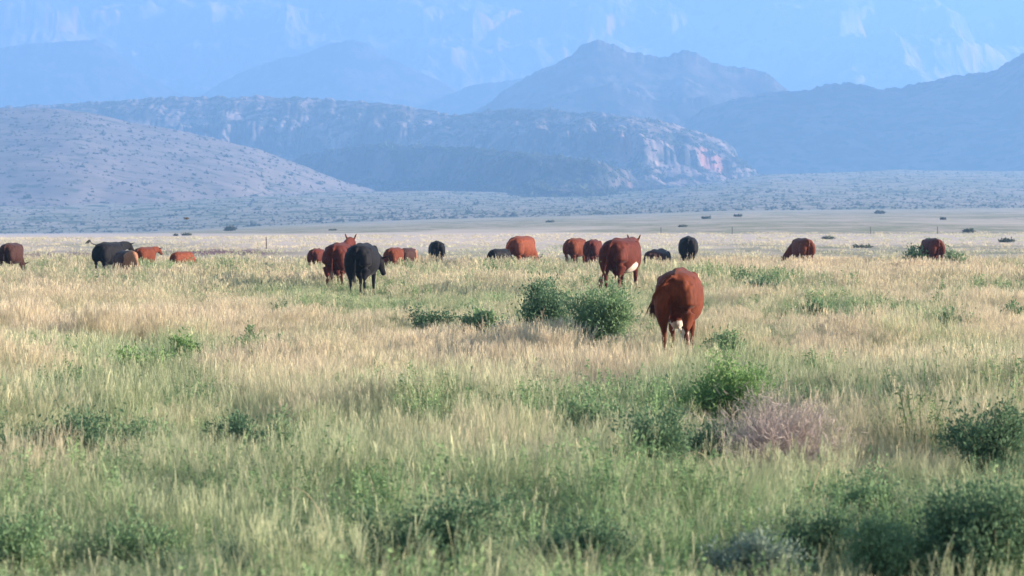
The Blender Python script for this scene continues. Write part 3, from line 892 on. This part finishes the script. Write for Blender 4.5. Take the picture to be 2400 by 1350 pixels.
def cow_material():
    m, nt, out = new_mat("cow_coat")
    ca = nt.nodes.new("ShaderNodeVertexColor"); ca.layer_name = "coat"
    tc = nt.nodes.new("ShaderNodeTexCoord")
    mp = nt.nodes.new("ShaderNodeMapping"); mp.inputs['Scale'].default_value = (1, 1, .4)
    no = nt.nodes.new("ShaderNodeTexNoise"); no.inputs['Scale'].default_value = 22; no.inputs['Detail'].default_value = 5
    nt.links.new(tc.outputs['Object'], mp.inputs[0]); nt.links.new(mp.outputs[0], no.inputs['Vector'])
    k = mth(nt, 'MULTIPLY_ADD', no.outputs[0], 1.5, 0.25)
    sc = nt.nodes.new("ShaderNodeVectorMath"); sc.operation = 'SCALE'
    nt.links.new(ca.outputs[0], sc.inputs[0]); nt.links.new(k, sc.inputs[3])
    p = nt.nodes.new("ShaderNodeBsdfPrincipled")
    nt.links.new(sc.outputs[0], p.inputs['Base Color'])
    p.inputs['Roughness'].default_value = 0.68
    p.inputs['Specular IOR Level'].default_value = 0.10
    p.inputs['Sheen Weight'].default_value = 0.06
    p.inputs['Sheen Roughness'].default_value = 0.4
    bp = nt.nodes.new("ShaderNodeBump"); bp.inputs['Strength'].default_value = 0.5; bp.inputs['Distance'].default_value = 0.01
    nt.links.new(no.outputs[0], bp.inputs['Height']); nt.links.new(bp.outputs[0], p.inputs['Normal'])
    nt.links.new(p.outputs[0], out.inputs[0])
    return m
M_COW = cow_material()

def hair_mat(name, col):
    m, nt, out = new_mat(name)
    p = nt.nodes.new("ShaderNodeBsdfPrincipled"); p.inputs['Base Color'].default_value = (*col, 1); p.inputs['Roughness'].default_value = .6
    nt.links.new(p.outputs[0], out.inputs[0]); return m
M_HAIR = {}

def cow(label, px, d, top_row, heading, coat=RED, head='graze', turn=0.0, fat=1.0, length=1.0, tail='hang', white=(), udder=True, voxel=0.03,
        lying=False, ears='side', calf=False, dark_back=False, lift=0.0, cat="cow", name="cow", group="cattle grazing across the grassland", stance=0.0, scale=None):
    rr = random.Random(int(px))
    x = at(px, d); zg = float(ground_z(x, d))
    topz = 0.78 if lying else 1.40
    S = scale or max(0.45, (zpx(top_row, d) - zg) / topz)
    bm = bmesh.new()
    f = fat; LL = length
    drop = -0.62 if lying else 0.0
    # trunk: deep chest, round belly, hooks and pin bones
    T = [(-.90, 1.17, .08, .10), (-.86, 1.16, .18, .17), (-.76, 1.13, .27 * f ** .5, .235), (-.60, 1.08, .325 * f ** .5, .30), (-.40, 1.01, .355 * f, .37), (-.15, .955, .385 * f, .42),
         (.10, .945, .395 * f, .42), (.30, .955, .375 * f, .415), (.50, .985, .30, .385), (.66, 1.01, .235, .345), (.80, 1.04, .17, .26), (.90, 1.05, .10, .16)]
    tube(bm, [((a * LL, 0, b + drop), c, e) for (a, b, c, e) in T], 24, 0.84)
    # spine, hip bones, brisket
    tube(bm, [((-.86 * LL, 0, 1.29 + drop), .04, .04), ((-.5 * LL, 0, 1.36 + drop), .07, .05), ((0, 0, 1.335 + drop), .09, .05), ((.5 * LL, 0, 1.35 + drop), .07, .06), ((.75 * LL, 0, 1.30 + drop), .05, .05)], 8)
    for s in (-1, 1):
        blob3(bm, (-.46 * LL, s * .25, 1.21 + drop), (.12, .085, .08))
        blob3(bm, (-.84 * LL, s * .14, 1.12 + drop), (.10, .09, .12))
        blob3(bm, (.52 * LL, s * .20, 1.08 + drop), (.18, .11, .26))
    blob3(bm, (.70 * LL, 0, .80 + drop), (.18, .13, .16))
    if not lying:
        for s in (-1, 1):
            st = stance * s
            # hind leg: thigh, stifle forward, hock back, upright shank
            tube(bm, [((-.70 * LL, s * .17, 1.14), .15, .20), ((-.70 * LL, s * .190, .98), .165, .26), ((-.69 * LL + st * .2, s * .205, .84), .155, .26), ((-.69 * LL + st * .4, s * .21, .70), .125, .20), ((-.72 * LL + st * .7, s * .205, .58), .085, .12),
                      ((-.76 * LL + st, s * .19, .49), .052, .075), ((-.745 * LL + st, s * .19, .40), .045, .055), ((-.72 * LL + st * 1.1, s * .19, .22), .036, .042), ((-.71 * LL + st * 1.15, s * .19, .12), .048, .05),
                      ((-.67 * LL + st * 1.15, s * .19, .06), .044, .05), ((-.65 * LL + st * 1.15, s * .19, 0), .058, .065)], 12)
            # front leg
            tube(bm, [((.55 * LL, s * .17, 1.0), .10, .17), ((.53 * LL, s * .175, .80), .085, .13), ((.52 * LL - st * .4, s * .17, .62), .066, .085), ((.53 * LL - st * .7, s * .165, .44), .052, .058),
                      ((.53 * LL - st * .8, s * .16, .40), .048, .052), ((.53 * LL - st, s * .16, .20), .035, .037), ((.54 * LL - st, s * .16, .11), .045, .047), ((.56 * LL - st, s * .16, .05), .044, .048), ((.58 * LL - st, s * .16, 0), .056, .06)], 12)
        if udder:
            blob3(bm, (-.40 * LL, 0, .58), (.15, .115, .10))
            for a in (-.49, -.35):
                for s in (-1, 1):
                    tube(bm, [((a * LL, s * .06, .48), .02, .02), ((a * LL, s * .065, .40), .018, .018)], 8)
    else:
        for s in (-1, 1):
            tube(bm, [((-.62 * LL, s * .22, .35), .14, .16), ((-.35 * LL, s * .36, .20), .10, .12), ((-.55 * LL, s * .42, .07), .05, .05), ((-.25 * LL, s * .40, .05), .045, .045)], 10)
            tube(bm, [((.50 * LL, s * .2, .30), .10, .12), ((.72 * LL, s * .22, .10), .06, .06), ((.45 * LL, s * .24, .05), .045, .045)], 10)
    # neck and head
    nb = Vector((.70 * LL, 0, 1.12 + drop))
    if head == 'graze': hp = Vector((1.34 * LL, 0, .50)); hd = Vector((.25, 0, -.97))
    elif head == 'low': hp = Vector((1.38 * LL, 0, .94)); hd = Vector((.62, 0, -.78))
    elif head == 'level': hp = Vector((1.46 * LL, 0, 1.26 + drop)); hd = Vector((.86, 0, -.5))
    else: hp = Vector((1.26 * LL, 0, 1.62 + drop + lift)); hd = Vector((.88, 0, -.47))
    rot = Matrix.Rotation(turn, 4, 'Z')
    hp = nb + rot @ (hp - nb); hd = (Matrix.Rotation(turn * 1.25, 4, 'Z') @ hd).normalized()
    mid = nb.lerp(hp, .5) + Vector((0, 0, .05))
    tube(bm, [(nb - Vector((.28, 0, .02)), .21, .31), (nb, .165, .27), (mid, .115, .19), (hp - hd * .02, .10, .14)], 14)
    sidev = Vector((0, 0, 1)).cross(hd)
    if sidev.length < .1: sidev = rot @ Vector((0, 1, 0))
    sidev.normalize(); upv = hd.cross(sidev).normalized()
    tube(bm, [(hp - hd * .10, .07, .08), (hp - hd * .02, .105, .125), (hp + hd * .10, .118, .135), (hp + hd * .22, .095, .115), (hp + hd * .34, .072, .088), (hp + hd * .44, .075, .078), (hp + hd * .50, .06, .055)], 14)
    for s in (-1, 1):
        e0 = hp + sidev * s * .10 + upv * .05 - hd * .02
        if ears == 'up': e1 = e0 + sidev * s * .07 + Vector((0, 0, .17))
        else: e1 = e0 + sidev * s * .20 - hd * .05 + Vector((0, 0, .02))
        em = e0.lerp(e1, .55)
        tube(bm, [(e0, .030, .028), (em, .052, .022), (e1, .018, .016)], 10)
        blob3(bm, hp + hd * .13 + sidev * s * .105 + upv * .03, (.022, .022, .022), 8)
    # tail
    tb = Vector((-.88 * LL, 0, 1.27 + drop))
    if tail == 'hang': tp = [tb, tb + Vector((-.08, 0, -.04)), tb + Vector((-.10, .02, -.35)), tb + Vector((-.08, .04, -.70))]
    elif tail == 'left_swish': tp = [tb, tb + Vector((-.08, .05, .02)), tb + Vector((-.10, .14, -.05)), tb + Vector((-.06, .25, -.15)), tb + Vector((.06, .35, -.28)), tb + Vector((.30, .40, -.42))]
    elif tail == 'side': tp = [tb, tb + Vector((-.12, .06, -.04)), tb + Vector((-.26, .16, -.28)), tb + Vector((-.32, .22, -.48))]
    elif tail == 'raised': tp = [tb, tb + Vector((-.14, .05, .02)), tb + Vector((-.30, .10, .06)), tb + Vector((-.42, .14, .16))]
    elif tail == 'long': tp = [tb, tb + Vector((-.07, .01, -.06)), tb + Vector((-.11, .06, -.40)), tb + Vector((-.16, .14, -.75)), tb + Vector((-.18, .18, -.85))]
    k = len(tp)
    tube(bm, [(p, .032 - .009 * i / k, .032 - .009 * i / k) for i, p in enumerate(tp)], 8)
    if calf: pass
    me0 = bpy.data.meshes.new("cow_raw"); bm.to_mesh(me0); bm.free()
    tmp = bpy.data.objects.new("cow_raw", me0); COL.objects.link(tmp)
    rm = tmp.modifiers.new("r", 'REMESH'); rm.mode = 'VOXEL'; rm.voxel_size = voxel
    sm = tmp.modifiers.new("s", 'SMOOTH'); sm.factor = 0.5; sm.iterations = 3
    dg = bpy.context.evaluated_depsgraph_get(); dg.update()
    me = bpy.data.meshes.new_from_object(tmp.evaluated_get(dg))
    bpy.data.objects.remove(tmp); bpy.data.meshes.remove(me0)
    me.name = "body"
    me.polygons.foreach_set("use_smooth", np.ones(len(me.polygons), dtype=bool))
    co = np.empty(len(me.vertices) * 3, np.float32); me.vertices.foreach_get("co", co); co = co.reshape(-1, 3)
    c = np.tile(np.array(coat, np.float32), (len(co), 1))
    nz_ = fbm(co[:, 0] * 5, co[:, 2] * 5 + co[:, 1] * 3, 3, int(px))
    c *= (0.75 + 0.5 * nz_)[:, None]
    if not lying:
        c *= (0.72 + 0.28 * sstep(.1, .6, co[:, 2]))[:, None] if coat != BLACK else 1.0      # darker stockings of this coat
    hoof = co[:, 2] < .07
    if not lying: c[hoof] = (.05, .04, .035)
    def paint(mask, colr): c[mask] = np.array(colr) * (0.85 + 0.3 * nz_[mask][:, None])
    nz2 = (fbm(co[:, 0] * 6, co[:, 2] * 6 + co[:, 1] * 4, 2, 77) - .5)
    if 'belly' in white: paint((co[:, 2] + nz2 * .12 < .585) & (np.abs(co[:, 1]) < .22) & (co[:, 0] > -.58) & (co[:, 0] < -.05) & (co[:, 2] > .46), WHITE)
    if 'flank' in white: paint((((co[:, 0] + .08) / .20) ** 2 + ((co[:, 2] - .66) / .13) ** 2 + nz2 * 1.6 < 1) & (co[:, 1] < -.15), WHITE)
    if 'face' in white:
        rel = (co - np.array(hp)) @ np.array(hd)
        near = np.linalg.norm(co - np.array(hp + hd * .25), axis=1) < .36
        paint(near & (rel > .02 + nz2 * .1), WHITE)
    if 'brisket' in white: paint((co[:, 0] + nz2 * .1 > .70 * LL) & (co[:, 2] < 1.32) & (co[:, 2] > .62) & (co[:, 0] < 1.12 * LL), WHITE)
    if 'tan_rear' in white: paint((co[:, 0] < -.35 + nz2 * .2), TAN)
    if 'tan_front' in white: paint((co[:, 0] > .45 + nz2 * .3), TAN)
    ca = me.color_attributes.new("coat", 'FLOAT_COLOR', 'POINT')
    c4 = np.ones((len(co), 4), np.float32); c4[:, :3] = np.clip(c, 0, 1); ca.data.foreach_set("color", c4.ravel())
    me.materials.clear()
    root = empty(name, (x, d, zg - 0.01), math.radians(90 - heading))
    root.scale = (S, S * (0.91 if px == 1592 else 1.0), S)
    tag(root, label, cat, group)
    link("body", me, M_COW, root)
    # switch of long hair at the tail's end
    key = tuple(round(v * .6, 3) for v in coat)
    if key not in M_HAIR: M_HAIR[key] = hair_mat("tail_hair", key)
    V = []; Q = []
    e = tp[-1]; dr = (tp[-1] - tp[-2]).normalized() * .5 + Vector((0, 0, -.5)); dr.normalize()
    for i in range(60):
        o_ = Vector((rr.gauss(0, .018), rr.gauss(0, .018), rr.uniform(-.02, .06)))
        d2 = (dr + Vector((rr.gauss(0, .14), rr.gauss(0, .14), rr.gauss(0, .08)))).normalized()
        L = rr.uniform(.12, .24); w = .006
        p0 = e + o_; p1 = p0 + d2 * L * .5 + Vector((rr.gauss(0, .01), rr.gauss(0, .01), 0)); p2 = p1 + d2 * L * .5 + Vector((0, 0, -.02))
        sdv = d2.cross(Vector((rr.gauss(0, 1), rr.gauss(0, 1), .2))).normalized() * w
        j = len(V)
        V += [tuple(p0 - sdv), tuple(p0 + sdv), tuple(p1 + sdv), tuple(p1 - sdv), tuple(p2 + sdv * .4), tuple(p2 - sdv * .4)]
        Q += [(j, j + 1, j + 2, j + 3), (j + 3, j + 2, j + 4, j + 5)]
    link("tail_switch", mesh_np("tail_switch", V, Q, False), M_HAIR[key], root)
    return root

cow("nearest cow, glossy red-brown, seen from behind with tail swished left, head down grazing", 1592, 42, 626, 8, coat=RED, head='graze', ears='up', turn=.03, fat=1.04, tail='left_swish', white=('belly', 'face'), voxel=.018, stance=.07)
cow("red-brown cow with a white patch low on its side, ear and head raised at right", 1458, 75, 556, 21, coat=DEEP, head='level', turn=.22, fat=1.08, length=.95, tail='long', white=('flank', 'brisket'), voxel=.024, ears='up', stance=.06)
cow("brown cow with raised head and both ears pricked, standing behind a black cow", 797, 77, 567, 8, coat=DEEP, head='up', turn=-.08, fat=1.0, ears='up', voxel=.024, stance=-.05, lift=-.20)
cow("big black cow seen from behind, overlapping the brown cow with pricked ears", 851, 73, 568, 8, coat=BLACK, head='low', turn=-.22, fat=1.02, voxel=.024, tail='hang', stance=.06)
cow("dark brown cow with reddish sides at the far left edge, seen from behind", 28, 99, 568, 8, coat=BROWN, head='graze', udder=False)
cow("big black cow at left with its tail flicked out, head toward the right", 258, 96, 566, 20, coat=BLACK, head='level', tail='raised')
cow("dark brown calf in front of the big black cow at left", 297, 91, 586, 150, coat=BROWN, head='graze', udder=False, name="calf", cat="calf", white=('tan_front',))
cow("reddish young cow right of the big black one at left, ear sticking out", 341, 103, 578, 18, coat=RED, head='level', udder=False)
cow("pale red calf standing side-on in front of the purple bare strip", 428, 106, 589, 36, coat=ORANGE, head='graze', udder=False, name="calf", cat="calf")
cow("small dark brown cow left of the pair with pricked ears", 743, 103, 581, 10, coat=DEEP, head='graze', udder=False, white=('tan_front',))
cow("small red cow right of the big black pair member, seen from behind", 925, 102, 579, 16, coat=RED, head='graze', udder=False)
cow("dark brown and tan young cow peeping out right of the small red cow", 956, 108, 580, 22, coat=BROWN, head='graze', udder=False, white=('tan_front',))
cow("black cow standing alone left of centre, seen from behind", 1024, 111, 563, -4, coat=BLACK, head='graze')
cow("small black calf at the heels of the orange-red cow", 1172, 107, 582, 34, coat=BLACK, head='graze', udder=False, name="calf", cat="calf")
cow("bright orange-red cow with dark rump and tail hanging out to the left", 1224, 110, 552, 24, coat=ORANGE, head='graze', tail='side', fat=1.05)
cow("red cow, left one of the touching pair near the centre", 1350, 117, 557, 22, coat=RED, head='graze')
cow("red cow, right one of the touching pair near the centre", 1391, 113, 560, 12, coat=DEEP, head='graze')
cow("dark brown cow lying low in the grass right of the cow with the white patch", 1542, 110, 583, 20, coat=BROWN, head='level', udder=False, lying=True, turn=.5, tail='hang')
cow("black cow seen from behind, the one farthest right among the black ones", 1613, 110, 552, 4, coat=BLACK, head='graze')
cow("rounded red cow with its dark head turned to the left", 1880, 113, 557, -12, coat=RED, head='graze', turn=.7)
cow("rightmost cow, red with dark left side and one ear showing", 2184, 114, 557, -10, coat=DEEP, head='low')

# ------------------------------------------------------------------ fence posts, bird, single stems
m, nt, out = new_mat("weathered_post")
df = nt.nodes.new("ShaderNodeBsdfDiffuse"); df.inputs[0].default_value = (.12, .10, .085, 1); nt.links.new(df.outputs[0], out.inputs[0]); M_POST = m
for (px, lb) in ((1549, "thin post standing above the lying calf"), (1716, "thin post right of the rightmost black cow"), (2040, "thin post on the pale flat left of the rightmost cow"),
                 (2197, "thin post just above the rightmost cow"), (624, "short thin post at the right end of the purple bare strip")):
    d = 385.0 if px != 624 else 245.0
    x = at(px, d); bm = bmesh.new()
    tube(bm, [((0, 0, -.1), .055, .055), ((0.01, 0, .6), .05, .05), ((0, 0, 1.0), .045, .045), ((0, 0, 1.04), .02, .02)], 8)
    me = bpy.data.meshes.new("fence_post"); bm.to_mesh(me); bm.free()
    o = link("fence_post", me, M_POST); o.location = (x, d, float(ground_z(x, d)))
    tag(o, lb, "fence post", "old fence posts on the flat")

# bird low over the slope
def bird():
    d = 95.0; x = at(438, d); z = zpx(513, d)
    bm = bmesh.new()
    tube(bm, [((-.10, 0, 0), .006, .004), ((-.06, 0, 0), .018, .014), ((0, 0, 0), .026, .024), ((.06, 0, .005), .018, .018), ((.085, 0, .01), .014, .014), ((.11, 0, .008), .003, .003)], 10)
    me = bpy.data.meshes.new("bird"); bm.to_mesh(me); bm.free()
    root = empty("bird", (x, d, z), .5); tag(root, "tiny dark bird flying low before the blue slope at left", "bird")
    link("body", me, M_POST, root)
    for s in (-1, 1):
        V = [(.04, 0.01 * s, .01), (-.04, 0.01 * s, .01), (-.05, .08 * s, .05), (.03, .08 * s, .055), (-.05, .17 * s, .02), (-.02, .17 * s, .025)]
        V = V + [(a, b, c - .006) for (a, b, c) in V]
        Q = [(0, 1, 2, 3), (3, 2, 4, 5), (6, 9, 8, 7), (9, 11, 10, 8), (0, 3, 9, 6), (3, 5, 11, 9), (1, 7, 8, 2), (2, 8, 10, 4), (4, 10, 11, 5)]
        link("wing", mesh_np("wing", V, Q, False), M_POST, root)
bird()

def arch_stem(label, px, row_base, h_px, reach_px, mat, w=.006, plume=0, name="grass_stem", curve=1.0, cat="grass stem"):
    r = random.Random(int(px))
    d = 6500 * CAM_H / (row_base - YH); x = at(px, d); s = d / 6500
    H_, R_ = h_px * s, reach_px * s
    pts = []
    for i in range(15):
        f = i / 14
        pts.append((Vector((R_ * f ** 1.5, .03 * f, H_ * math.sin(min(1.0, f * 1.0) * math.pi * .5 * (1 + .45 * curve)) / 1.0)), w * (1 - .6 * f), w * (1 - .6 * f)))
    bm = bmesh.new(); tube(bm, pts, 6)
    if plume:
        for i in range(plume):
            f = r.uniform(.45, 1); k = min(13, int(f * 14)); p = pts[k][0]; t_ = (pts[k + 1][0] - p).normalized()
            e = p + (t_ + Vector((r.gauss(0, .25), r.gauss(0, .25), r.gauss(-.25, .2)))).normalized() * r.uniform(.05, .13)
            tube(bm, [(p, .0035, .0035), (p.lerp(e, .5) + Vector((0, 0, .006)), .003, .003), (e, .001, .001)], 4)
    me = bpy.data.meshes.new(name); bm.to_mesh(me); bm.free()
    a_ = me.attributes.new("br", 'FLOAT', 'POINT'); a_.data.foreach_set("value", [r.random() for _ in me.vertices])
    o = link(name, me, mat); o.location = (x, d, float(ground_z(x, d)))
    tag(o, label, cat)
    return o
arch_stem("pale arched stem bending left over the bottom right corner bush", 2392, 1370, 130, -110, M_STRAW, .007, 0, curve=.8)
arch_stem("pale arched stem in front of the dead twiggy bush, bending right", 1890, 1240, 170, 90, M_STRAW, .006, 0, curve=.6)
arch_stem("pale arched stem bending left before the dark bush beside the dead one", 1700, 1190, 140, -110, M_STRAW, .006, 0, curve=.7)
arch_stem("pale curved stem over the small lone dark bush's foot", 690, 1150, 100, -60, M_STRAW, .006, 0, curve=.8)
arch_stem("long pale stem crossing the foreground left of the large bottom bush", 780, 1330, 190, -130, M_STRAW, .006, 0, curve=.5)
arch_stem("pale curved stem low in front of the large bottom bush", 1085, 1385, 100, -65, M_STRAW, .006, 0, curve=.9)

def flower():
    d = 6500 * CAM_H / (1375 - YH); x = at(2397, d); s = d / 6500
    root = empty("flower", (x, d, float(ground_z(x, d)))); tag(root, "small pink flower on a stem at the bottom right edge", "flower")
    bm = bmesh.new(); tube(bm, [((0, 0, 0), .004, .004), ((.01, 0, 85 * s), .003, .003)], 6)
    me = bpy.data.meshes.new("stem"); bm.to_mesh(me); bm.free(); link("stem", me, M_STEM, root)
    V = []; Q = []
    for k in range(12):
        a = k * 2.4; el = .3 + .06 * k
        dr = Vector((math.cos(a) * math.cos(el), math.sin(a) * math.cos(el), math.sin(el))); sdv = dr.cross(Vector((0, 0, 1))).normalized()
        c = Vector((.01, 0, 85 * s)); j = len(V)
        V += [tuple(c), tuple(c + dr * .018 + sdv * .010), tuple(c + dr * .036), tuple(c + dr * .018 - sdv * .010)]; Q.append((j, j + 1, j + 2, j + 3))
    link("petals", mesh_np("petals", V, Q, False, {"br": [rnd.random() for _ in V]}), M_PINK, root)
flower()

# ------------------------------------------------------------------ haze
def haze():
    x0, x1, y0, y1, z0, z1 = -2650, 2650, -60, 12600, -70, 1200
    V = [(a, b, c) for c in (z0, z1) for b in (y0, y1) for a in (x0, x1)]
    Q = [(0, 2, 3, 1), (4, 5, 7, 6), (0, 1, 5, 4), (2, 6, 7, 3), (0, 4, 6, 2), (1, 3, 7, 5)]
    me = mesh_np("haze", V, Q)
    m = bpy.data.materials.new("haze_air"); m.use_nodes = True; nt = m.node_tree; nt.nodes.clear()
    out = nt.nodes.new("ShaderNodeOutputMaterial"); pv = nt.nodes.new("ShaderNodeVolumePrincipled")
    pv.inputs['Color'].default_value = (0.27, 0.525, 0.94, 1)
    pv.inputs['Density'].default_value = 2.7e-4
    pv.inputs['Anisotropy'].default_value = 0.0
    nt.links.new(pv.outputs[0], out.inputs['Volume'])
    tag(link("haze", me, m), "blue haze filling the air", "haze", kind="stuff")
haze()
